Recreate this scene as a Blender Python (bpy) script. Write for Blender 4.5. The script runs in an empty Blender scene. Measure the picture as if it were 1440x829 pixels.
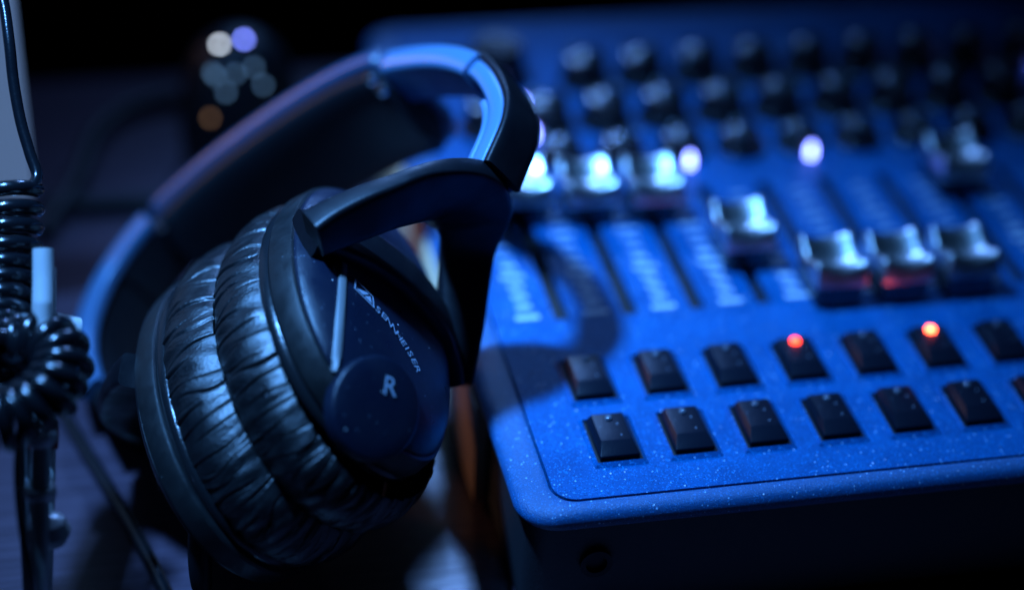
import bpy, bmesh, math, random
import numpy as np
from mathutils import Vector, Matrix
from mathutils.bvhtree import BVHTree

random.seed(7)
rng = np.random.default_rng(7)
V = lambda *a: np.array(a, dtype=float)
sc = bpy.context.scene
COL = sc.collection

# ------------------------------------------------------------------ camera
PZ = 0.052                                   # console panel height over the table (table top is z = 0)
CAM = V(-0.15988, -0.50863, 0.41064 + PZ)
CR = V(0.97767, -0.20557, 0.04368); CU = V(0.07842, 0.54969, 0.83168); CF = V(0.19498, 0.80968, -0.55353)
FPX = 2800.0
cd = bpy.data.cameras.new('camera'); cam = bpy.data.objects.new('camera', cd); COL.objects.link(cam)
M = Matrix.Identity(4)
for i in range(3):
    M[i][0] = CR[i]; M[i][1] = CU[i]; M[i][2] = -CF[i]; M[i][3] = CAM[i]
cam.matrix_world = M
cd.sensor_width = 36.0; cd.lens = FPX / 1440 * 36; cd.clip_start = 0.01; cd.clip_end = 50
cd.dof.use_dof = True; cd.dof.focus_distance = 0.648; cd.dof.aperture_fstop = 2.3
sc.camera = cam
def ray(x, y): return CF + CR * (x - 720) / FPX - CU * (y - 414.5) / FPX
def at(x, y, t): return CAM + t * ray(x, y)                 # point seen at photo pixel x, y at depth t
def onz(x, y, z):
    d = ray(x, y); return CAM + d * (z - CAM[2]) / d[2]     # point on the horizontal plane at height z

# ------------------------------------------------------------------ world and lamps
w = bpy.data.worlds.new('World'); sc.world = w; w.use_nodes = True
w.node_tree.nodes['Background'].inputs[0].default_value = (0.02, 0.09, 0.4, 1)
w.node_tree.nodes['Background'].inputs[1].default_value = 0.0008
def area(name, loc, target, size, sizey, power, col, spread=180):
    l = bpy.data.lights.new(name, 'AREA'); l.shape = 'RECTANGLE'; l.size = size; l.size_y = sizey
    l.energy = power; l.color = col; l.spread = math.radians(spread)
    o = bpy.data.objects.new(name, l); COL.objects.link(o); o.location = loc
    o.rotation_euler = (Vector(target) - Vector(loc)).to_track_quat('-Z', 'Y').to_euler()
    return o
area('blue_stage_lamp', (-0.38, 0.14, 0.98), (-0.03, 0.065, 0.05), 0.085, 0.07, 1.15, (0.115, 0.39, 1.0), 30)
area('pale_back_lamp', (0.09, 1.00, 0.69), (-0.05, 0.06, 0.03), 0.10, 0.07, 0.34, (0.16, 0.38, 1.0), 42)
area('warm_cheek_lamp', (-0.46, 0.60, 0.26), (-0.04, 0.10, 0.03), 0.04, 0.04, 0.010, (1.0, 0.52, 0.30), 22)  # small warm lamp added to tint the wooden cheek beige
sc.view_settings.view_transform = 'Standard'; sc.view_settings.look = 'None'
sc.view_settings.exposure = 0; sc.view_settings.gamma = 1
sc.view_settings.use_curve_mapping = False
sc.render.engine = 'CYCLES'

# ------------------------------------------------------------------ materials
def mat(name, col, rough=0.5, metal=0.0, spec=0.5, bump=None, vary=None, dust_sparkle=None, emit=None, coat=0.0, rvary=None, trans=0.0):
    m = bpy.data.materials.new(name); m.use_nodes = True
    nt = m.node_tree; N = nt.nodes; L = nt.links; b = N['Principled BSDF']
    b.inputs['Base Color'].default_value = (*col, 1); b.inputs['Roughness'].default_value = rough
    b.inputs['Metallic'].default_value = metal; b.inputs['Specular IOR Level'].default_value = spec
    b.inputs['Coat Weight'].default_value = coat; b.inputs['Coat Roughness'].default_value = 0.08
    b.inputs['Transmission Weight'].default_value = trans
    tc = N.new('ShaderNodeTexCoord'); out = None
    def noise(scale, detail=4, stretch=None):
        t = N.new('ShaderNodeTexNoise'); t.inputs['Scale'].default_value = scale; t.inputs['Detail'].default_value = detail
        if stretch:
            mp = N.new('ShaderNodeMapping'); mp.inputs['Scale'].default_value = stretch
            L.new(tc.outputs['Object'], mp.inputs[0]); L.new(mp.outputs[0], t.inputs['Vector'])
        else: L.new(tc.outputs['Object'], t.inputs['Vector'])
        return t
    colsock = None
    if vary:                                       # (scale, second colour, stretch)
        t = noise(vary[0], 5, vary[2] if len(vary) > 2 else None)
        rp = N.new('ShaderNodeMapRange'); rp.inputs[1].default_value = 0.35; rp.inputs[2].default_value = 0.65
        L.new(t.outputs['Fac'], rp.inputs[0])
        mx = N.new('ShaderNodeMix'); mx.data_type = 'RGBA'
        mx.inputs[6].default_value = (*col, 1); mx.inputs[7].default_value = (*vary[1], 1)
        L.new(rp.outputs[0], mx.inputs[0]); colsock = mx.outputs[2]
    if dust_sparkle:                                       # list of (scale, size, share, colour): lint, dusty specks and painted grain sparkle
        for (scale, size, share, dcol) in dust_sparkle:
            v = N.new('ShaderNodeTexVoronoi'); v.inputs['Scale'].default_value = scale; L.new(tc.outputs['Object'], v.inputs['Vector'])
            sp = N.new('ShaderNodeSeparateColor'); L.new(v.outputs['Color'], sp.inputs[0])
            g = N.new('ShaderNodeMath'); g.operation = 'LESS_THAN'; g.inputs[1].default_value = share; L.new(sp.outputs[0], g.inputs[0])
            g3 = N.new('ShaderNodeMath'); g3.operation = 'MULTIPLY'; g3.inputs[1].default_value = size; L.new(sp.outputs[1], g3.inputs[0])
            g2 = N.new('ShaderNodeMath'); g2.operation = 'LESS_THAN'; L.new(v.outputs['Distance'], g2.inputs[0]); L.new(g3.outputs[0], g2.inputs[1])
            mu = N.new('ShaderNodeMath'); mu.operation = 'MULTIPLY'; L.new(g.outputs[0], mu.inputs[0]); L.new(g2.outputs[0], mu.inputs[1])
            mx = N.new('ShaderNodeMix'); mx.data_type = 'RGBA'; mx.inputs[6].default_value = (*col, 1); mx.inputs[7].default_value = (*dcol, 1)
            if colsock: L.new(colsock, mx.inputs[6])
            L.new(mu.outputs[0], mx.inputs[0]); colsock = mx.outputs[2]
    if colsock: L.new(colsock, b.inputs['Base Color'])
    if rvary:
        t = noise(rvary[0], 4); rp = N.new('ShaderNodeMapRange'); rp.inputs[1].default_value = 0.3; rp.inputs[2].default_value = 0.7
        rp.inputs[3].default_value = rough - rvary[1]; rp.inputs[4].default_value = rough + rvary[1]
        L.new(t.outputs['Fac'], rp.inputs[0]); L.new(rp.outputs[0], b.inputs['Roughness'])
    if bump:                                       # list of (scale, distance, strength, stretch)
        last = None
        for bb in bump:
            t = noise(bb[0], 3, bb[3] if len(bb) > 3 else None)
            bn = N.new('ShaderNodeBump'); bn.inputs['Distance'].default_value = bb[1]; bn.inputs['Strength'].default_value = bb[2]
            L.new(t.outputs['Fac'], bn.inputs['Height'])
            if last: L.new(last.outputs[0], bn.inputs['Normal'])
            last = bn
        L.new(last.outputs[0], b.inputs['Normal'])
    if emit:
        b.inputs['Emission Color'].default_value = (*emit[0], 1); b.inputs['Emission Strength'].default_value = emit[1]
    return m

W1 = (0.8, 0.85, 0.9)
m_panel = mat('blue_console_paint', (0.0, 0.085, 0.27), 0.42, 0.0, 0.1, bump=[(1900, 0.0003, 0.55), (5200, 0.0002, 0.5)], vary=(55, (0.0, 0.062, 0.205)),
              dust_sparkle=[(2300, 0.75, 0.30, (0.004, 0.19, 0.50)), (1700, 0.6, 0.28, (0.0, 0.045, 0.14)), (1100, 0.42, 0.10, (0.25, 0.5, 0.8)), (620, 0.20, 0.12, W1), (210, 0.07, 0.10, W1)])  # sparkle of the grain painted as paler and darker flecks, besides lint
m_rim = mat('blue_rim_paint', (0.003, 0.08, 0.23), 0.32, 0.0, 0.6, bump=[(1700, 0.0004, 0.8), (5200, 0.0003, 0.6)], dust_sparkle=[(2300, 0.75, 0.30, (0.004, 0.17, 0.45)), (1100, 0.42, 0.12, (0.25, 0.5, 0.8)), (700, 0.2, 0.10, W1)])  # painted grain sparkle here too, besides lint
m_body = mat('dark_console_body', (0.012, 0.012, 0.016), 0.5, bump=[(900, 0.0004, 0.4)])
m_black = mat('black_plastic', (0.005, 0.0055, 0.008), 0.42, 0.0, 0.28, bump=[(1500, 0.0002, 0.3)], rvary=(120, 0.08))
m_slot = mat('slot_black', (0.003, 0.003, 0.004), 0.7)
m_print = mat('pale_print', (0.45, 0.58, 0.70), 0.6)
m_button = mat('button_plastic', (0.004, 0.006, 0.012), 0.34, 0.0, 0.16, bump=[(1600, 0.00015, 0.4)], dust_sparkle=[(520, 0.16, 0.10, (0.35, 0.4, 0.5))])
m_cap = mat('silver_cap', (0.84, 0.87, 0.90), 0.32, 1.0, 0.8, rvary=(150, 0.04))
m_capdark = mat('cap_skirt', (0.006, 0.006, 0.008), 0.16, 0.0, 0.8)
m_knobtop = mat('knob_dome', (0.10, 0.11, 0.13), 0.14, 0.7, 0.6)
m_knob = mat('knob_plastic', (0.008, 0.009, 0.013), 0.22, bump=[(900, 0.0002, 0.3)])
m_leather = mat('black_leather', (0.005, 0.0055, 0.007), 0.36, 0.0, 0.9, bump=[(900, 0.0006, 0.35), (3000, 0.0003, 0.35)], rvary=(160, 0.1))
m_ring = mat('grey_ring_rubber', (0.010, 0.011, 0.012), 0.42, bump=[(2600, 0.00025, 0.5)], rvary=(200, 0.1), dust_sparkle=[(900, 0.13, 0.05, (0.4, 0.45, 0.5))])
m_bead = mat('gloss_bead', (0.010, 0.011, 0.013), 0.24, bump=[(700, 0.0003, 0.3)])
m_shell = mat('navy_shell_plastic', (0.005, 0.009, 0.022), 0.34, 0.0, 0.5, bump=[(2300, 0.00022, 0.6)], dust_sparkle=[(1100, 0.22, 0.10, (0.25, 0.3, 0.4)), (380, 0.13, 0.13, W1)], rvary=(90, 0.08))
m_strip = mat('pale_metal_strip', (0.26, 0.27, 0.28), 0.45, 0.4, bump=[(3000, 0.0003, 0.5)])
m_letter = mat('pale_lettering', (0.28, 0.35, 0.45), 0.6)
m_bandshell = mat('band_shell', (0.03, 0.06, 0.12), 0.36, bump=[(1200, 0.0002, 0.3)])
m_band = mat('band_vinyl', (0.006, 0.007, 0.010), 0.5, 0.0, 0.25, bump=[(500, 0.0006, 0.5)])
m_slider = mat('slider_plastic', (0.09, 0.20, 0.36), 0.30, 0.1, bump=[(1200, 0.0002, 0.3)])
m_chrome = mat('chrome', (0.6, 0.62, 0.66), 0.16, 1.0, bump=[(400, 0.0003, 0.2)])
m_steel = mat('brushed_steel', (0.82, 0.84, 0.86), 0.26, 0.25, bump=[(300, 0.0003, 0.3)])
m_stud = mat('dark_metal_stud', (0.28, 0.30, 0.34), 0.10, 1.0)
m_cable = mat('black_cable', (0.008, 0.009, 0.012), 0.2, 0.0, 0.9, bump=[(600, 0.0003, 0.25)])
m_table = mat('rosy_wood', (0.10, 0.065, 0.092), 0.28, 0.0, 0.5, vary=(14, (0.06, 0.038, 0.055), (1.0, 26.0, 1.0)), bump=[(20, 0.0008, 0.35, (1.0, 40.0, 1.0))])
m_cheek = mat('oak_cheek', (0.85, 0.56, 0.34), 0.5, vary=(30, (0.74, 0.46, 0.26), (8, 1, 8)))
m_white = mat('pale_added_glow', (0.3, 0.32, 0.34), 0.35, emit=((0.26, 0.46, 0.90), 0.28))  # emission added to make the upright panel bright
m_glass = mat('dark_glass', (0.012, 0.014, 0.018), 0.07, 0.0, 0.8)
m_amber = mat('amber_base', (0.65, 0.28, 0.06), 0.4)
m_ledoff = mat('led_lens', (0.10, 0.12, 0.16), 0.12, 0.0, 0.7)
m_ledred = mat('led_red', (0.6, 0.05, 0.02), 0.3, emit=((1.0, 0.045, 0.015), 10))
m_ledhot = mat('led_red_bright', (0.6, 0.05, 0.02), 0.3, emit=((1.0, 0.085, 0.03), 24))
m_ledblue = mat('led_blue', (0.05, 0.08, 0.4), 0.3, emit=((0.18, 0.24, 1.0), 16))
m_glintwhite = mat('glint_white', (0.5, 0.5, 0.5), 0.3, emit=((0.75, 0.85, 1.0), 9))  # glow standing in for glints on the object behind
m_glintdim = mat('glint_dim', (0.3, 0.4, 0.5), 0.3, emit=((0.20, 0.42, 0.75), 1.2))
m_glintamber = mat('glint_amber', (0.5, 0.25, 0.05), 0.3, emit=((1.0, 0.52, 0.28), 0.6))
m_red = mat('dark_red_tape', (0.35, 0.02, 0.015), 0.4)
m_wall = mat('dark_wall', (0.02, 0.02, 0.03), 0.9)

# ------------------------------------------------------------------ helpers
def mesh(name, v, f, m, smooth=True, sharp=None):
    me = bpy.data.meshes.new(name); me.from_pydata([tuple(map(float, p)) for p in v], [], [tuple(map(int, q)) for q in f])
    me.materials.append(m); me.validate()
    bm = bmesh.new(); bm.from_mesh(me); bmesh.ops.recalc_face_normals(bm, faces=bm.faces); bm.to_mesh(me); bm.free()
    if smooth: me.polygons.foreach_set('use_smooth', [True] * len(me.polygons))
    if sharp is not None: me.set_sharp_from_angle(angle=math.radians(sharp))
    return me
def link(name, me, parent=None, loc=None):
    o = bpy.data.objects.new(name, me); COL.objects.link(o)
    if parent: o.parent = parent
    if loc is not None: o.location = tuple(loc)
    return o
def obj(name, v, f, m, parent=None, loc=None, smooth=True, sharp=35):
    return link(name, mesh(name, v, f, m, smooth, sharp), parent, loc)
def thing(name, label, cat, loc=(0, 0, 0), group=None):
    o = link(name, None, None, loc); o['label'] = label; o['category'] = cat
    if group: o['group'] = group
    return o
def tag(o, label, cat, group=None):
    o['label'] = label; o['category'] = cat
    if group: o['group'] = group
    return o
def bevel_obj(name, bmfun, m, parent=None, loc=None, bevel=0.001, seg=2, sharp=None):
    bm = bmesh.new(); bmfun(bm)
    if bevel: bmesh.ops.bevel(bm, geom=bm.edges[:], offset=bevel, segments=seg, profile=0.6, affect='EDGES')
    bmesh.ops.recalc_face_normals(bm, faces=bm.faces)
    me = bpy.data.meshes.new(name); bm.to_mesh(me); bm.free(); me.materials.append(m)
    me.polygons.foreach_set('use_smooth', [True] * len(me.polygons))
    me.set_sharp_from_angle(angle=math.radians(sharp if sharp else 40))
    return link(name, me, parent, loc)
def box_bm(x0, x1, y0, y1, z0, z1):
    def f(bm):
        vs = [bm.verts.new(p) for p in [(x0,y0,z0),(x1,y0,z0),(x1,y1,z0),(x0,y1,z0),(x0,y0,z1),(x1,y0,z1),(x1,y1,z1),(x0,y1,z1)]]
        for q in [(0,3,2,1),(4,5,6,7),(0,1,5,4),(1,2,6,5),(2,3,7,6),(3,0,4,7)]: bm.faces.new([vs[i] for i in q])
    return f
def prism_bm(poly, z0, z1):
    def f(bm):
        lo = [bm.verts.new((x, y, z0)) for x, y in poly]; hi = [bm.verts.new((x, y, z1)) for x, y in poly]
        n = len(poly); bm.faces.new(lo[::-1]); bm.faces.new(hi)
        for i in range(n): bm.faces.new([lo[i], lo[(i+1) % n], hi[(i+1) % n], hi[i]])
    return f
def catmull(P, n):
    P = [np.array(p, float) for p in P]; P = [2*P[0]-P[1]] + P + [2*P[-1]-P[-2]]
    out = []
    for i in range(1, len(P)-2):
        for k in range(n):
            t = k/n; a, b, c, d = P[i-1], P[i], P[i+1], P[i+2]
            out.append(0.5*((2*b)+(c-a)*t+(2*a-5*b+4*c-d)*t*t+(-a+3*b-3*c+d)*t**3))
    out.append(P[-2]); return np.array(out)
def unit(a): return a/np.maximum(np.linalg.norm(a, axis=-1, keepdims=True), 1e-12)
def section(n=20, e=4.0):
    th = np.linspace(0, 2*math.pi, n, endpoint=False); c, s = np.cos(th), np.sin(th)
    return np.stack([np.sign(c)*np.abs(c)**(2/e), np.sign(s)*np.abs(s)**(2/e)], 1)
def sweep(path, wdir, hw, ht, sec):                # hw along wdir, ht along the third direction
    n = len(path); T = unit(np.gradient(path, axis=0)); Wd = np.broadcast_to(wdir, path.shape)
    Wd = unit(Wd - (Wd*T).sum(1, keepdims=True)*T); Nn = np.cross(T, Wd)
    hw = np.broadcast_to(hw, n); ht = np.broadcast_to(ht, n); k = len(sec)
    v = (path[:, None] + Wd[:, None]*(sec[None, :, :1]*hw[:, None, None]) + Nn[:, None]*(sec[None, :, 1:]*ht[:, None, None])).reshape(-1, 3)
    f = [(i*k+j, i*k+(j+1) % k, (i+1)*k+(j+1) % k, (i+1)*k+j) for i in range(n-1) for j in range(k)]
    f += [tuple(range(k))[::-1], tuple((n-1)*k+j for j in range(k))]
    return v, f
def tube(path, r, k=10):
    n = len(path); T = unit(np.gradient(path, axis=0)); up = V(0.1, 0.2, 0.97); A = np.zeros_like(path)
    a = up - T[0]*(up@T[0]); a /= np.linalg.norm(a)
    for i in range(n):
        a = a - T[i]*(a@T[i]); a /= np.linalg.norm(a); A[i] = a
    Bn = np.cross(T, A); th = np.linspace(0, 2*math.pi, k, endpoint=False); r = np.broadcast_to(r, n)
    v = (path[:, None] + r[:, None, None]*(A[:, None]*np.cos(th)[None, :, None] + Bn[:, None]*np.sin(th)[None, :, None])).reshape(-1, 3)
    f = [(i*k+j, i*k+(j+1) % k, (i+1)*k+(j+1) % k, (i+1)*k+j) for i in range(n-1) for j in range(k)]
    f += [tuple(range(k))[::-1], tuple((n-1)*k+j for j in range(k))]
    return v, f
def lathe(prof, n=32):                             # prof: (r, z)
    v = []; f = []; m = len(prof)
    for r, z in prof:
        for j in range(n): th = 2*math.pi*j/n; v.append((r*math.cos(th), r*math.sin(th), z))
    for i in range(m-1):
        for j in range(n): f.append((i*n+j, i*n+(j+1) % n, (i+1)*n+(j+1) % n, (i+1)*n+j))
    f.append(tuple(range(n))[::-1]); f.append(tuple((m-1)*n+j for j in range(n)))
    return v, f
def rounded(x0, x1, y0, y1, r, n=8):
    p = []
    for cx, cy, a0 in [(x1-r, y0+r, -90), (x1-r, y1-r, 0), (x0+r, y1-r, 90), (x0+r, y0+r, 180)]:
        for k in range(n+1):
            a = math.radians(a0+90*k/n); p.append((cx+r*math.cos(a), cy+r*math.sin(a)))
    return p
def letter_mesh(ch, size):
    cu = bpy.data.curves.new('t', 'FONT'); cu.body = ch; cu.size = size; cu.align_x = 'CENTER'; cu.align_y = 'CENTER'; cu.resolution_u = 3
    o = bpy.data.objects.new('t', cu); COL.objects.link(o); dg = bpy.context.evaluated_depsgraph_get()
    me = bpy.data.meshes.new_from_object(o.evaluated_get(dg)); v = np.array([p.co[:] for p in me.vertices]); f = [tuple(p.vertices) for p in me.polygons]
    bpy.data.objects.remove(o); bpy.data.meshes.remove(me); return v, f

# ------------------------------------------------------------------ setting
t = bevel_obj('table', box_bm(-1.3, 1.3, -0.9, 0.385, -0.03, 0.0), m_table, bevel=0.002); t['kind'] = 'structure'
t = bevel_obj('wall', box_bm(-2.5, 2.5, 2.2, 2.3, -0.8, 2.2), m_wall, bevel=0); t['kind'] = 'structure'
t = bevel_obj('floor', box_bm(-2.5, 2.5, -1.5, 2.2, -0.8, -0.75), m_wall, bevel=0); t['kind'] = 'structure'

# ------------------------------------------------------------------ mixing console
PITCH = 0.026
con = thing('mixing_console', 'blue mixing console with faders, knobs and rows of black square buttons', 'mixing console', (0, 0, 0))
X0, X1, Y0, Y1 = -0.0385, 0.345, -0.0345, 0.322
bevel_obj('body', prism_bm(rounded(X0+0.004, X1-0.004, Y0+0.0035, Y1-0.004, 0.010, 5), 0.004, PZ-0.0072), m_body, con, bevel=0.0)
for fx, fy in [(0.0, 0.0), (0.30, 0.0), (0.0, 0.28), (0.30, 0.28)]:
    v, f = lathe([(0.010, 0.0), (0.010, 0.0038)], 20); obj('foot', v, f, m_black, con, (fx, fy, 0.0))
# rim: loops of a rounded rectangle from the side up over the shoulder to the panel groove
GX0, GY0 = -0.0262, -0.0282
loops = []
n = 10
for (dx, dy, r, z) in [(0.0014, 0.0010, 0.013, PZ-0.0075), (0.0003, 0.0002, 0.014, PZ-0.0062), (0.0, 0.0, 0.014, PZ-0.0052), (0.0003, 0.0002, 0.014, PZ-0.0038), (0.0016, 0.0009, 0.013, PZ-0.0020),
                       (0.0042, 0.0021, 0.012, PZ-0.0008), (0.0085, 0.0040, 0.010, PZ-0.0002), (0.0115, 0.0056, 0.0085, PZ), (0.0121, 0.0061, 0.0082, PZ-0.0003), (0.0122, 0.0062, 0.008, PZ-0.002)]:
    loops.append([(x, y, z) for x, y in rounded(X0+dx, X1-dx, Y0+dy, Y1-dy, r, n)])
k = len(loops[0]); v = [p for l in loops for p in l]
f = [(i*k+j, i*k+(j+1) % k, (i+1)*k+(j+1) % k, (i+1)*k+j) for i in range(len(loops)-1) for j in range(k)]
f.append(tuple(range(k))[::-1])
obj('rim', v, f, m_rim, con, sharp=50)
# panel plate, with the fader slots cut in as strips between them
px0, px1, py0, py1 = GX0+0.0006, X1-0.0128, GY0+0.0006, Y1-0.0068
SY0, SY1, SH = 0.0735, 0.1600, 0.0029
cols = list(range(0, 13))
bm = bmesh.new()
outer = rounded(px0, px1, py0, py1, 0.0078, 8)
def bface(pts, z): bm.faces.new([bm.verts.new((x, y, z)) for x, y in pts])
low = [p for p in outer if p[1] < 0.03]; high = [p for p in outer if p[1] > 0.03]
nl = len(outer)//2
# order of outer: lower right, upper right, upper left, lower left corners
q = len(outer)//4
lr, ur, ul, ll = outer[:q], outer[q:2*q], outer[2*q:3*q], outer[3*q:]
bface([(px1, SY0)] + [(px0, SY0)] + ll + lr, PZ)
bface([(px0, SY1)] + [(px1, SY1)] + ur + ul, PZ)
xs = [px0] + [e for c in cols for e in (c*PITCH-SH, c*PITCH+SH)] + [px1]
for i in range(0, len(xs), 2): bface([(xs[i], SY0), (xs[i+1], SY0), (xs[i+1], SY1), (xs[i], SY1)], PZ)
ret = bmesh.ops.extrude_face_region(bm, geom=bm.faces[:])
bmesh.ops.translate(bm, verts=[g for g in ret['geom'] if isinstance(g, bmesh.types.BMVert)], vec=(0, 0, -0.0025))
bmesh.ops.recalc_face_normals(bm, faces=bm.faces)
me = bpy.data.meshes.new('panel'); bm.to_mesh(me); bm.free(); me.materials.append(m_panel)
pan = link('panel', me, con)
bevel_obj('groove_floor', prism_bm(rounded(X0+0.008, X1-0.008, Y0+0.008, Y1-0.008, 0.008, 5), PZ-0.0070, PZ-0.0045), m_slot, con, bevel=0)
# wooden cheek on the left flank
bevel_obj('wooden_cheek', box_bm(X0-0.0010, X0+0.0035, 0.035, Y1-0.02, 0.002, PZ-0.0085), m_cheek, con, bevel=0.0008)
# pale rings of the front jack
v, f = lathe([(0.0055, 0), (0.0055, 0.0016), (0.0036, 0.0016), (0.0034, -0.001)], 28)
j = obj('jack_socket', v, f, m_black, con, (-0.012, Y0+0.0030, PZ-0.024)); j.rotation_euler = (math.radians(90), 0, 0)

# scale marks printed beside every slot
def marks():
    v = []; f = []
    for k in range(12):
        y = 0.0765 + k*0.0068; hw = 0.0045 if k in (0, 4, 8) else 0.0029
        h = 0.0013 if k < 6 else 0.0006
        b = len(v); v += [(-hw, y-h, 0), (hw, y-h, 0), (hw, y+h, 0), (-hw, y+h, 0)]; f.append((b, b+1, b+2, b+3))
    return mesh('scale_marks', v, f, m_print, False)
mk = marks()
for c in cols: link('scale_marks', mk, con, (c*PITCH-0.0128, 0, PZ+0.0002))

# push buttons
def button_mesh():
    bm = bmesh.new()
    def ring(hx, hy, z, dy=0): return [bm.verts.new((sx*hx, sy*hy+dy, z)) for sx, sy in ((-1,-1),(1,-1),(1,1),(-1,1))]
    rs = [ring(0.0066, 0.0102, -0.0018), ring(0.0066, 0.0102, 0.0012), ring(0.0052, 0.0072, 0.0034, 0.0024)]
    # the rear of the cap is flat and low, the front half a raised block
    for a, b in zip(rs, rs[1:]):
        for i in range(4): bm.faces.new([a[i], a[(i+1) % 4], b[(i+1) % 4], b[i]])
    bm.faces.new(rs[-1]); bm.faces.new(rs[0][::-1])
    bmesh.ops.bevel(bm, geom=bm.edges[:], offset=0.0004, segments=2, profile=0.6, affect='EDGES')
    bmesh.ops.recalc_face_normals(bm, faces=bm.faces)
    me = bpy.data.meshes.new('button'); bm.to_mesh(me); bm.free(); me.materials.append(m_button)
    me.polygons.foreach_set('use_smooth', [True]*len(me.polygons)); me.set_sharp_from_angle(angle=math.radians(30)); return me
bme = button_mesh()
v, f = lathe([(0.0017, -0.0006), (0.0017, 0.0004), (0.0014, 0.0010), (0.0008, 0.0014), (0.0002, 0.00155)], 16)
led_off = mesh('led', v, f, m_ledoff); led_red = mesh('led', v, f, m_ledred); led_hot = mesh('led', v, f, m_ledhot); led_blue = mesh('led', v, f, m_ledblue)
wellp = bevel_obj('button_well', lambda bm: (box_bm(-0.0078, 0.0078, -0.0116, 0.0116, -0.003, 0.0003)(bm)), m_slot, con, bevel=0.0)
wellme = wellp.data; bpy.data.objects.remove(wellp)
framev = []; framef = []
hx, hy, wd = 0.0078, 0.0116, 0.0012
inn = [(-hx, -hy), (hx, -hy), (hx, hy), (-hx, hy)]; outf = [(-hx-wd, -hy-wd), (hx+wd, -hy-wd), (hx+wd, hy+wd), (-hx-wd, hy+wd)]
framev = [(x, y, 0.0012) for x, y in inn] + [(x, y, 0.0) for x, y in outf] + [(x, y, -0.001) for x, y in inn]
for i in range(4): framef += [(i, (i+1) % 4, 4+(i+1) % 4, 4+i), (8+i, 8+(i+1) % 4, (i+1) % 4, i)]
frame_me = mesh('bezel', framev, framef, m_panel, False)
for r, (y, lit) in enumerate([(0.0, {}), (0.0342, {3: led_red, 5: led_hot})]):
    for c in range(0, 9):
        b = link('button', bme, con, (c*PITCH, y, PZ+0.0014))
        link('well', wellme, b, (0, 0, -0.0014)); link('bezel', frame_me, b, (0, 0, -0.0013))
        ld = link('led', lit.get(c, led_off), b, (0.0, 0.0068, 0.0034))
        if ld.data is led_off: ld.scale = (0.75, 0.75, 0.75)
        b.scale = (1.03, 1.02, random.uniform(0.94, 1.05))

# fader caps: scooped silver top on a black skirt
def cap_meshes():
    prof = [(-0.0125, 0.0045), (-0.0112, 0.0098), (-0.0100, 0.0112), (-0.0085, 0.0116), (-0.0066, 0.0108), (-0.0040, 0.0090), (-0.0012, 0.0080), (0.0018, 0.0079),
            (0.0046, 0.0090), (0.0070, 0.0110), (0.0088, 0.0122), (0.0104, 0.0122), (0.0116, 0.0108), (0.0126, 0.0045)]
    xs = [(x, (x/0.0094)**2*0.0024) for x in np.linspace(-0.0094, 0.0094, 15)]; xs = [(-0.0100, 0.0016)] + [(-0.0098, 0.0022)] + xs + [(0.0098, 0.0022), (0.0100, 0.0016)]
    v = []; m = len(prof)
    for i, (x, lift) in enumerate(xs):
        edge = i in (0, len(xs)-1)
        for j, (y, z) in enumerate(prof):
            zz = z + lift if 0 < j < m-1 else z
            if edge: y = y*0.975
            v.append((x, y, zz))
    f = [(i*m+j, (i+1)*m+j, (i+1)*m+j+1, i*m+j+1) for i in range(len(xs)-1) for j in range(m-1)]
    f += [tuple(range(m))[::-1], tuple((len(xs)-1)*m+j for j in range(m)), tuple(j for i in range(len(xs)) for j in (i*m,)) + tuple(i*m+m-1 for i in range(len(xs)-1, -1, -1))]
    top = mesh('cap_top', v, f, m_cap, True, 50)
    bm = bmesh.new(); prism_bm(rounded(-0.0095, 0.0095, -0.0122, 0.0122, 0.0030, 5), -0.0030, 0.0044)(bm)
    bmesh.ops.recalc_face_normals(bm, faces=bm.faces)
    me = bpy.data.meshes.new('skirt'); bm.to_mesh(me); bm.free(); me.materials.append(m_capdark)
    bm = bmesh.new(); box_bm(-0.0014, 0.0014, -0.0045, 0.0045, -0.0080, -0.0028)(bm)
    st = bpy.data.meshes.new('stem'); bm.to_mesh(st); bm.free(); st.materials.append(m_chrome)
    return top, me, st
ctop, cskirt, cstem = cap_meshes()
for c, y in [(0, 0.146), (1, 0.143), (2, 0.141), (3, 0.103), (4, 0.0735), (5, 0.0730), (6, 0.0730), (7, 0.1435), (8, 0.086), (9, 0.12), (10, 0.10)]:
    e = link('fader_cap', ctop, con, (c*PITCH, y+0.004, PZ+0.0052))
    link('skirt', cskirt, e); link('stem', cstem, e)
# rotary knobs
def knob_meshes(sk, r, h):
    v, f = lathe([(sk, 0), (sk, 0.0016), (sk*0.92, 0.0026), (r*1.10, 0.0036), (r, h-0.001), (r*0.96, h), (r*0.80, h+0.0004), (0.0001, h+0.0003)], 28); a = mesh('knob', v, f, m_knob, True, 50)
    v, f = lathe([(r*0.70, h), (r*0.68, h+0.0007), (r*0.58, h+0.0013), (r*0.45, h+0.0018), (r*0.22, h+0.0021), (0.0001, h+0.0022)], 24); b = mesh('dome', v, f, m_knobtop, True, 60)
    bm = bmesh.new(); box_bm(-0.0005, 0.0005, r*0.82, r*1.04, h*0.5, h+0.0006)(bm); c = bpy.data.meshes.new('pointer'); bm.to_mesh(c); bm.free(); c.materials.append(m_print)
    return a, b, c
for y, kn, c0 in [(0.255, knob_meshes(0.0120, 0.0090, 0.0130), 2), (0.2175, knob_meshes(0.0120, 0.0090, 0.0130), 0), (0.1885, knob_meshes(0.0110, 0.0080, 0.0085), 0)]:
    for c in range(c0, 13):
        e = link('knob', kn[0], con, (c*PITCH, y, PZ)); e.rotation_euler = (0, 0, random.uniform(-2.2, 2.2))
        link('dome', kn[1], e); link('pointer', kn[2], e)
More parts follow.
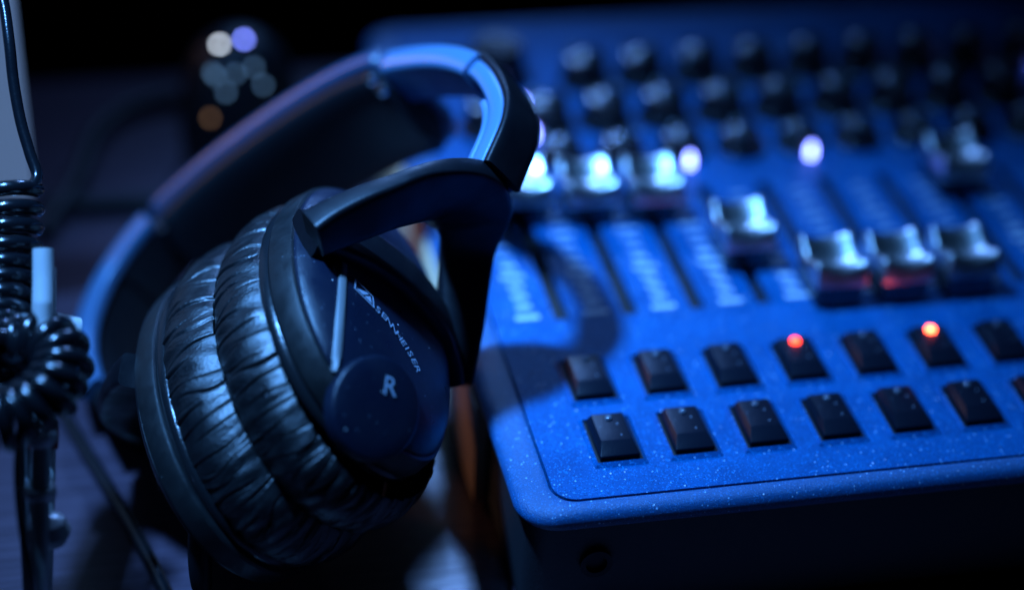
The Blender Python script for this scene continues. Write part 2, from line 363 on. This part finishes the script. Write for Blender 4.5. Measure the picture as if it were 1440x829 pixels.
v, f = lathe([(0.0150, 0), (0.0150, 0.004), (0.0128, 0.006), (0.0118, 0.016), (0.0105, 0.0178), (0.0001, 0.0175)], 36)
obj('large_knob', v, f, m_knob, con, (0.013, 0.262, PZ))
# lit indicator lamps between the knobs
for x, y in [(0.078, 0.1765), (0.1315, 0.1775), (0.0180, 0.2075), (0.0185, 0.2330), (0.264, 0.240)]:
    e = link('indicator_light', led_blue, con, (x, y, PZ+0.0006)); e.scale = (0.9, 0.9, 3.6)

# ------------------------------------------------------------------ headphones
HA = V(0.744, -0.143, 0.653); HA /= np.linalg.norm(HA)
HH = V(0.100, 0.990, 0.102); HH -= HA*(HH@HA); HH /= np.linalg.norm(HH)
HW = np.cross(HH, HA); HW = HW if HW[0] > 0 else -HW        # the lower flank of the set, away from the lamp
HO = V(-0.100, 0.0343, 0.0119 + PZ)
RA, RB = 0.0650, 0.0453
hp = thing('headphones', 'black closed headphones with pleated leather pads leaning against the blue console', 'headphones', (HO[0], HO[1], 0))
base = V(HO[0], HO[1], 0)
def hl(A, H, Wd): return HO + HA*A + HH*H + HW*Wd - base     # headphone frame to object space
def hls(arr): arr = np.asarray(arr, float); return HO + arr[:, :1]*HA + arr[:, 1:2]*HH + arr[:, 2:3]*HW - base
def oval(prof, n=160, flat=0.0):                                        # prof: (A, scale); closed at both ends
    th = np.linspace(0, 2*math.pi, n, endpoint=False); v = []
    for A, s in prof:
        for a in th: v.append(hl(A, s*RA*math.cos(a)*(1-0.5*flat*max(0, -math.cos(a))), s*RB*math.sin(a)*(1-flat*max(0, math.sin(a)))))
    m = len(prof)
    f = [(i*n+j, i*n+(j+1) % n, (i+1)*n+(j+1) % n, (i+1)*n+j) for i in range(m-1) for j in range(n)]
    f += [tuple(range(n))[::-1], tuple((m-1)*n+j for j in range(n))]
    return np.array(v), f

def pad(sign, seed):
    g = np.random.default_rng(seed); n, m = 1500, 44
    th = np.linspace(0, 2*math.pi, n, endpoint=False); s = np.linspace(0, 1, m)
    TH, S = np.meshgrid(th, s, indexing='ij')
    # S = 0 at the ring, 1 at the seam where the two pads meet
    A = 0.0212*(1-S)**1.0 + 0.0002
    bul = np.sin(np.pi*np.clip(S*0.86+0.07, 0, 1))**0.55
    rad = 0.930 + 0.125*bul - 0.02*S
    disp = np.zeros_like(TH)
    nc = 70; phi = (np.arange(nc) + g.uniform(-0.30, 0.30, nc))*2*math.pi/nc
    for p in phi:
        kind = g.random(); dep = g.uniform(0.0006, 0.0014); sg = g.uniform(0.0045, 0.0085)
        slant = g.normal(0.03, 0.035); bend = g.normal(0, 0.02)
        if kind < 0.42: prof = np.clip(1.0 - S/g.uniform(0.55, 1.05), 0, 1)**0.6
        elif kind < 0.72: prof = np.clip((S-g.uniform(0.0, 0.35))/0.6, 0, 1)**0.6
        else: prof = 0.65+0.35*np.cos(2*math.pi*S)
        pc = p + slant*(S-0.5) + bend*np.sin(S*math.pi*g.uniform(1, 2.2))
        d = (TH-pc+math.pi) % (2*math.pi) - math.pi
        disp -= dep*prof*np.exp(-(np.abs(d)/sg)**1.4)
        disp += 0.28*dep*prof*np.exp(-((d-2.6*sg)/(1.8*sg))**2)
        disp -= 0.15*dep*prof*np.exp(-((d+3.2*sg)/(2.4*sg))**2)
    for p in g.uniform(0, 2*math.pi, 150):                       # small secondary wrinkles
        dep = g.uniform(0.0001, 0.0004); sg = g.uniform(0.003, 0.006); c0 = g.uniform(0.05, 0.95); ln = g.uniform(0.08, 0.25)
        pc = p + g.normal(0.05, 0.14)*(S-c0)
        d = (TH-pc+math.pi) % (2*math.pi) - math.pi
        disp -= dep*np.exp(-(d/sg)**2)*np.exp(-((S-c0)/ln)**2)
    for kf in range(24):                                         # soft irregular puffing
        disp += g.normal(0, 0.00007)*np.sin(TH*g.integers(5, 60)+g.uniform(0, 6.28))*np.cos(S*g.uniform(0, 7)+g.uniform(0, 6.28))
    k = rad + disp/0.055
    P = HO - base + sign*A[..., None]*HA + (k*RA*np.cos(TH))[..., None]*HH + (k*RB*np.sin(TH))[..., None]*HW
    v = P.reshape(-1, 3); i = np.arange(n)[:, None]; jj = np.arange(m-1)[None, :]
    a = i*m+jj; b = ((i+1) % n)*m+jj
    f = np.stack([a, b, b+1, a+1], -1).reshape(-1, 4)
    me = bpy.data.meshes.new('ear_pad'); me.from_pydata(v.tolist(), [], f.tolist()); me.materials.append(m_leather)
    me.polygons.foreach_set('use_smooth', [True]*len(me.polygons)); me.update()
    return link('ear_pad', me, hp)
pad(1, 3); pad(-1, 5)
for sgn in (1, -1):
    FL = 0.27 if sgn > 0 else 0.0
    S = lambda pr: [(sgn*a, s) for a, s in pr]
    v, f = oval(S([(0.0200, 0.90), (0.0202, 0.975), (0.0210, 0.992), (0.0222, 1.0), (0.0236, 0.996), (0.0246, 0.985), (0.0250, 0.93)]), 160, FL); obj('pad_bead', v, f, m_bead, hp)
    v, f = oval(S([(0.0250, 0.92), (0.0251, 0.982), (0.0256, 1.0), (0.0266, 1.008), (0.0330, 0.990), (0.0342, 0.982), (0.0346, 0.968), (0.0346, 0.90)]), 160, FL); obj('cup_ring', v, f, m_ring, hp)
    prof = [(0.0340, 0.90), (0.0346, 0.955), (0.0352, 0.960), (0.0362, 0.950), (0.0390, 0.885), (0.0416, 0.80), (0.0434, 0.69), (0.0445, 0.56), (0.0451, 0.40), (0.0454, 0.2), (0.0455, 0.02)]
    if sgn < 0: prof = [(a*0.93+0.0024 if a > .035 else a, s) for a, s in prof]
    v, f = oval(S(prof), 160, FL); sh = obj('cup_shell', v, f, m_shell if sgn > 0 else m_black, hp, sharp=50)
    if sgn > 0: shell_v, shell_f = v + base, f
bvh = BVHTree.FromPolygons([tuple(p) for p in shell_v], [list(q) for q in shell_f])
cap_bvh = None
def hit(x, y):
    if cap_bvh is not None:
        loc, nor, idx, dist = cap_bvh.ray_cast(Vector(CAM), Vector(ray(x, y)).normalized())
        if loc is not None:
            l2 = bvh.ray_cast(Vector(CAM), Vector(ray(x, y)).normalized())
            if l2[0] is None or dist < l2[3]:
                nor = np.array(nor); return np.array(loc), (nor if nor @ ray(x, y) < 0 else -nor)
    loc, nor, idx, dist = bvh.ray_cast(Vector(CAM), Vector(ray(x, y)).normalized())
    if loc is None: return None, None
    nor = np.array(nor); nor = nor if nor @ ray(x, y) < 0 else -nor
    return np.array(loc), nor
def surface_strip(name, pix, hw, ht, m, lift=0.0, nper=10, e=4.0):
    pts = [hit(x, y) for x, y in pix]; pts = [p for p in pts if p[0] is not None]
    path = catmull([p[0] + p[1]*lift for p in pts], nper); nn = unit(catmull([p[1] for p in pts], nper))
    T = unit(np.gradient(path, axis=0)); side = np.cross(T, nn)
    v, f = sweep(path - base, side, hw, ht, section(12, e)); return obj(name, v, f, m, hp)
surface_strip('trim_strip', [(482, 372), (480, 410), (477, 450), (474, 490), (470, 522)], 0.0014, 0.0007, m_strip, 0.0002)
# raised round cap on the shell
c0, n0 = hit(528, 574); t1 = unit(HH - n0*(HH@n0)); t2 = np.cross(n0, t1)
lv, lf = lathe([(0.0158, -0.0045), (0.0158, 0.0003), (0.0154, 0.0008), (0.0146, 0.0011), (0.0110, 0.0015), (0.0060, 0.0018), (0.0001, 0.0019)], 72)
cv = np.array([c0 + t1*p[0]*1.06 + t2*p[1] + n0*p[2] for p in lv])
obj('cup_cap', cv - base, lf, m_shell, hp, sharp=50)
cap_bvh = BVHTree.FromPolygons([tuple(p) for p in cv], [list(q) for q in lf])
# lettering laid on the shell along the bar
def text_along(name, chars, pix, size, m, aspect=1.0):
    P0 = [hit(x, y) for x, y in pix]; path = catmull([p[0] for p in P0], 24); nn = unit(catmull([p[1] for p in P0], 24))
    d = np.r_[0, np.cumsum(np.linalg.norm(np.diff(path, axis=0), axis=1))]
    vv, ff = [], []
    wds = {'I': 0.5}; adv = np.array([wds.get(c, 1.0) for c in chars]); cen = (np.cumsum(adv)-adv/2)/adv.sum()
    for i, ch in enumerate(chars):
        s = d[-1]*cen[i]; P = V(*[np.interp(s, d, path[:, q]) for q in range(3)]); Nn = unit(V(*[np.interp(s, d, nn[:, q]) for q in range(3)]))
        P2 = V(*[np.interp(min(s+1e-3, d[-1]), d, path[:, q]) for q in range(3)]); P1 = V(*[np.interp(max(s-1e-3, 0), d, path[:, q]) for q in range(3)])
        T = unit(P2-P1); T = unit(T-Nn*(T@Nn)); B = np.cross(Nn, T)
        lv, lf = letter_mesh(ch, size); b = len(vv)
        for p in lv: vv.append(P + Nn*0.00035 + T*p[0]*aspect + B*p[1] - base)
        ff += [tuple(b+q for q in fc) for fc in lf]
    return obj(name, vv, ff, m, hp, smooth=False, sharp=None)
text_along('brand_lettering', 'SENNHEISER', [(527, 432), (545, 452), (562, 476), (578, 502), (588, 524)], 0.0045, m_letter, 1.08)
text_along('side_letter', 'R', [(540, 542), (547, 544), (555, 546)], 0.0088, m_letter)
# boxed mark in front of the name
P0, N0 = hit(512, 413); P1, _ = hit(524, 425)
T = unit(P1-P0); B = np.cross(N0, T); mv = []; mf = []
def poly(pts):
    b = len(mv)
    for x, y in pts: mv.append(P0 + N0*0.00035 + T*x + B*y - base)
    mf.append(tuple(range(b, b+len(pts))))
w_, h_, e_ = 0.0046, 0.0026, 0.0005
poly([(-w_, h_-e_), (w_*0.6, h_-e_), (w_*0.6, h_), (-w_, h_)]); poly([(-w_*0.8, -h_), (w_, -h_), (w_, -h_+e_), (-w_*0.8, -h_+e_)])
poly([(-w_, h_), (-w_-e_*1.2, h_), (-w_*0.8-e_*1.2, -h_), (-w_*0.8, -h_)]); poly([(w_*0.6, h_), (w_*0.6+e_*1.2, h_), (w_+e_*1.2, -h_), (w_, -h_)])
poly([(-w_*0.75, -h_+e_*2.2), (-w_*0.1, -h_+e_*2.2), (w_*0.35, h_-e_*2.2), (w_*0.1, h_-e_*2.2)]); poly([(0.0003, -h_+e_*2.2), (w_*0.8, -h_+e_*2.2), (w_*0.5, h_-e_*2.5)])
obj('boxed_emblem', mv, mf, m_letter, hp, smooth=False, sharp=None)
# pivot bar across the shell and its end blocks
bar = catmull(hls([(0.040, 0.004, -0.044), (0.0440, 0.008, -0.034), (0.0465, 0.012, -0.018), (0.0470, 0.0135, 0.0), (0.0450, 0.012, 0.018), (0.0405, 0.008, 0.030), (0.036, 0.004, 0.038)]), 10)
v, f = sweep(bar, HH, 0.0090, 0.0034, section(20, 5)); obj('pivot_bar', v, f, m_black, hp, sharp=60)
# yoke: fork from one pivot over the outside to the other
for sgn in (1, -1):
    Y = [(0.0445, -0.002, -0.0455), (0.0520, 0.002, -0.0410), (0.0640, 0.008, -0.0330), (0.0740, 0.017, -0.0220), (0.0770, 0.026, -0.0105), (0.0745, 0.032, 0.0005), (0.0690, 0.035, 0.0095), (0.0590, 0.033, 0.0190), (0.0460, 0.018, 0.0300), (0.0350, 0.003, 0.0390)]
    Y = [(a, h, wv) if sgn > 0 else (-a*0.88+0.003, h, wv*0.90) for a, h, wv in Y]
    path = catmull(hls(Y), 12); nY = len(path); u = np.linspace(0, 1, nY)
    wid = np.interp(u, [0, 0.14, 0.3, 0.5, 0.7, 0.86, 1], [0.0060, 0.0048, 0.0034, 0.0052, 0.0050, 0.0060, 0.0070])
    thk = np.interp(u, [0, 0.1, 0.25, 0.38, 0.5, 0.6, 0.72, 0.9, 1], [0.0064, 0.0078, 0.0092, 0.0125, 0.0155, 0.0145, 0.0100, 0.0078, 0.0055])
    v, f = sweep(path, HH, wid, thk, section(28, 6)); obj('yoke', v, f, m_black, hp, sharp=60)
# sliders, padded headband and hinges (in the frame A, H)
ARC = [(0.088, 0.030), (0.0975, 0.046), (0.0985, 0.062), (0.0925, 0.084), (0.078, 0.105), (0.056, 0.124), (0.036, 0.134), (0.012, 0.1395), (-0.014, 0.1415), (-0.040, 0.1405), (-0.066, 0.1335), (-0.086, 0.119), (-0.096, 0.099), (-0.097, 0.078), (-0.090, 0.052), (-0.080, 0.030)]
arc = catmull([(a, h, 0) for a, h in ARC], 12)
def band(name, i0, i1, off, hw, ht, m, e=4, woff=0.0, n=24):
    p = arc[i0*12:i1*12+1]; nrm = np.gradient(p, axis=0)[:, [1, 0, 2]]*V(1, -1, 1); nrm = unit(nrm)
    p = p + nrm*off + V(0, 0, woff)
    v, f = sweep(hls(p), HW, hw, ht, section(n, e)); return obj(name, v, f, m, hp, sharp=60)
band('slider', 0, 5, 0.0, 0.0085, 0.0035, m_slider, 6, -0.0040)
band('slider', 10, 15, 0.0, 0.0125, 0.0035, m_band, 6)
band('lit_edge_strip', 10, 14, 0.0, 0.0030, 0.0052, m_slider, 4, -0.0132)  # pale strip added in place of the lit top edge
npd = 5*12+1
taper = 0.0245*np.clip(np.minimum(np.linspace(0, 8, npd), np.linspace(8, 0, npd))+0.72, 0, 1)
band('headband', 5, 10, 0.001, taper, 0.0052*np.clip(taper/0.0245, .8, 1), m_bandshell, 4.5, 0.0080)
band('headband_cushion', 5, 10, -0.0068, taper*0.92, 0.0062, m_band, 2.6, 0.0080)
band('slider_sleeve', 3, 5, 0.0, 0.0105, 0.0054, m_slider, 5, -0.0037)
band('slider_sleeve', 10, 11, 0.0006, 0.0142, 0.0056, m_band, 5)
band('slider_cover', 0, 4, 0.0046, 0.0088, 0.0018, m_black, 4, -0.0038)
band('slider_insert', 0, 2, -0.0050, 0.0060, 0.0016, m_slider, 4, -0.006)
for k_, wv in [(5, -0.0150), (5, -0.0085), (10, -0.0135)]:
    a, h = ARC[k_]; v, f = lathe([(0.0024, 0), (0.0024, 0.001), (0.0018, 0.0021), (0.0004, 0.0025)], 16)
    p = hl(a*0.90, h*0.925, wv); o = obj('hinge_screw', v, f, m_chrome, hp, p)
    o.rotation_euler = Vector(HW*-0.8 - HH*0.4).to_track_quat('Z', 'Y').to_euler()
# strain relief and cord of the cup that rests on the table
relief = catmull([at(283, 735, 0.640)-base, at(281, 775, 0.642)-base, at(282, 805, 0.644)-base, at(284, 824, 0.646)-base], 8)
v, f = tube(relief, np.interp(np.linspace(0, 1, len(relief)), [0, 0.6, 1], [0.0042, 0.0038, 0.0034]), 14); obj('strain_relief', v, f, m_black, hp)
pc = [at(284, 822, 0.646), at(286, 845, 0.652), at(300, 900, 0.645), at(360, 980, 0.628)]; pc[-1][2] = max(pc[-1][2], 0.003)
v, f = tube(catmull([p-base for p in pc], 10), 0.0020, 10); obj('cord', v, f, m_cable, hp)

# ------------------------------------------------------------------ cables on the table
def lay(pix, r): return [onz(x, y, r) for x, y in pix]
v, f = tube(catmull(lay([(60, 520), (95, 590), (140, 665), (185, 740), (225, 815), (262, 900), (300, 990)], 0.0026), 10), 0.0026, 14)
tag(obj('table_cable', v, f, m_cable), 'straight black cable lying on the wood beside the headphones', 'cable')
v, f = tube(catmull(lay([(60, 330), (110, 250), (135, 190), (190, 150), (260, 140), (300, 175)], 0.004), 10), 0.004, 12)
tag(obj('thick_cable', v, f, m_band), 'thick black cable looping over the table behind the headband', 'cable')
v, f = tube(catmull(lay([(60, 285), (130, 288), (200, 285), (270, 290), (400, 320)], 0.004), 10), 0.004, 12)
tag(obj('back_cable', v, f, m_band), 'thin black cable running straight behind the headband', 'cable')

# ------------------------------------------------------------------ left foreground: stand, coiled cord, card
def coil(path, rad, r, pitch, k=10):
    d = np.r_[0, np.cumsum(np.linalg.norm(np.diff(path, axis=0), axis=1))]; nT = d[-1]/pitch; n = int(nT*22)
    s = np.linspace(0, d[-1], n); c = np.stack([np.interp(s, d, path[:, q]) for q in range(3)], 1)
    T = unit(np.gradient(c, axis=0)); a = CR - T[0]*(CR@T[0]); A = np.zeros_like(c)
    for i in range(n): a = a - T[i]*(a@T[i]); a /= np.linalg.norm(a); A[i] = a
    B = np.cross(T, A); th = s/pitch*2*math.pi
    return c + rad*(A*np.cos(th)[:, None] + B*np.sin(th)[:, None])
wire = catmull([at(-14, -60, 0.66), at(4, 0, 0.655), at(13, 60, 0.65), at(19, 115, 0.648), at(29, 170, 0.646), at(42, 215, 0.644), at(52, 248, 0.642), at(40, 268, 0.638)], 10)
c1 = coil(catmull([at(14, 268, 0.643), at(12, 330, 0.640), at(8, 400, 0.635), at(2, 470, 0.625), at(-6, 520, 0.61)], 20), 0.0088, 0.0025, 0.0062)
c2 = coil(catmull([at(-30, 560, 0.63), at(10, 500, 0.622), at(55, 478, 0.615), at(88, 505, 0.608), at(70, 552, 0.60), at(20, 585, 0.595), at(-40, 600, 0.59)], 20), 0.0074, 0.0026, 0.0054)
cc = link('coiled_cord', None, None, (-0.2, 0.05, 0)); tag(cc, 'black coiled cord with a straight lead hanging on the metal stand', 'cord')
b2 = V(-0.2, 0.05, 0)
for nm, pth, r in [('lead', wire, 0.0019), ('coil', c1, 0.0025), ('coil', c2, 0.0026)]:
    v, f = tube(pth-b2, r, 12); obj(nm, v, f, m_cable, cc)
sb = onz(50, 930, 0.0); st = link('metal_stand', None, None, sb); tag(st, 'shiny chrome clamp stand holding the coiled cord beside the pale panel', 'stand')
def part_tube(nm, pts, r, m, n=8, k=16):
    v, f = tube(catmull([p-sb for p in pts], n), r, k); return obj(nm, v, f, m, st)
tS = 0.612
part_tube('rod', [at(60, 425, tS), at(58, 640, tS), at(54, 850, tS), sb + V(0, 0, 0.004)], 0.0030, m_steel)
part_tube('rod', [at(74, 560, 0.625), at(71, 700, 0.625), at(66, 890, 0.625)], 0.0014, m_steel)
part_tube('clamp_sleeve', [at(61, 350, 0.625), at(61, 395, 0.624), at(60, 440, 0.622)], 0.0034, m_steel)
part_tube('clamp_plate', [at(74, 375, 0.63), at(74, 420, 0.63), at(73, 452, 0.63)], 0.0012, m_steel)
part_tube('clamp_knob', [at(76, 457, 0.632), at(92, 460, 0.634), at(108, 464, 0.636)], 0.0042, m_steel)
v, f = lathe([(0.0001, -0.006), (0.0045, -0.004), (0.0062, 0), (0.0045, 0.004), (0.0001, 0.006)], 16); obj('joint_ball', v, f, m_steel, st, at(72, 745, 0.615)-sb)
for bx, by, bt in [(58, 612, 0.612), (57, 690, 0.612)]:
    v, f = lathe([(0.0044, -0.0022), (0.0048, -0.0014), (0.0048, 0.0014), (0.0044, 0.0022)], 18); obj('ring_nut', v, f, m_steel, st, at(bx, by, bt)-sb)
part_tube('tie_wire', [at(30, 600, 0.60), at(24, 660, 0.60), at(30, 740, 0.602), at(44, 820, 0.604), at(46, 900, 0.606)], 0.0011, m_chrome)
part_tube('side_strut', [at(40, 470, 0.625), at(34, 600, 0.62), at(36, 720, 0.618), at(44, 870, 0.612)], 0.0021, m_chrome)
part_tube('red_collar', [at(72, 590, 0.622), at(72, 612, 0.622), at(71, 630, 0.622)], 0.0024, m_red)
v, f = lathe([(0.012, 0), (0.012, 0.003), (0.010, 0.005), (0.004, 0.007)], 40); obj('base', v, f, m_black, st, (0, 0, 0))
# pale upright panel at the left, brightened by added emission
cp = onz(30, 420, 0.0); ex = unit(V(CR[0], CR[1], 0)); ey = V(-ex[1], ex[0], 0)
pr = at(48, 330, 0.80); zb = at(56, 262, 0.80)[2]
cb = bevel_obj('glow_panel', box_bm(-0.24, 0.0, 0.0, 0.010, zb, zb+0.20), m_white, None, (0, 0, 0), 0.0015)
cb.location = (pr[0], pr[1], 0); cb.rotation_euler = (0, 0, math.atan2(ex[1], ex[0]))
bevel_obj('panel_leg', box_bm(-0.14, -0.11, 0.011, 0.020, 0.0, zb+0.05), m_black, cb, None, 0.001)
bevel_obj('panel_foot', box_bm(-0.19, -0.06, -0.03, 0.06, 0.0, 0.006), m_black, cb, (0, 0, 0.0), 0.002)
tag(cb, 'pale upright panel with an added glow, standing behind the coiled cord', 'screen')

# ------------------------------------------------------------------ unidentified shiny object behind; its glints are added glowing dots
jp = onz(340, 222, 0.0); dev = thing('glint_object', 'small dark rounded object with white, blue and amber glints added as glowing dots, behind the headband', 'object', jp)
dv, df = lathe([(0.024, 0.0), (0.0265, 0.004), (0.0275, 0.016), (0.0268, 0.032), (0.0240, 0.046), (0.0190, 0.056), (0.0120, 0.0620), (0.0040, 0.0642), (0.0003, 0.0644)], 40)
obj('body', dv, df, m_band, dev)
dbvh = BVHTree.FromPolygons([tuple(np.array(p)+jp) for p in dv], [list(q) for q in df])
v, f = lathe([(0.0013, -0.0005), (0.0013, 0.0004), (0.0009, 0.0009), (0.0002, 0.0011)], 14)
lm = {k_: mesh('glint_dot', v, f, m_) for k_, m_ in dict(w=m_glintwhite, b=m_ledblue, d=m_glintdim, a=m_glintamber).items()}
for x, y, k_ in [(309, 63, 'w'), (343, 56, 'b'), (299, 102, 'd'), (303, 107, 'd'), (331, 104, 'd'), (357, 95, 'd'), (370, 120, 'd'), (296, 166, 'a'), (318, 130, 'd')]:
    loc, nor, idx, dist = dbvh.ray_cast(Vector(CAM), Vector(ray(x, y)).normalized())
    if loc is None: continue
    o = link('glint_dot', lm[k_], dev, np.array(loc)-jp); nor = nor if nor.dot(Vector(ray(x, y))) < 0 else -nor
    o.rotation_euler = nor.to_track_quat('Z', 'Y').to_euler()
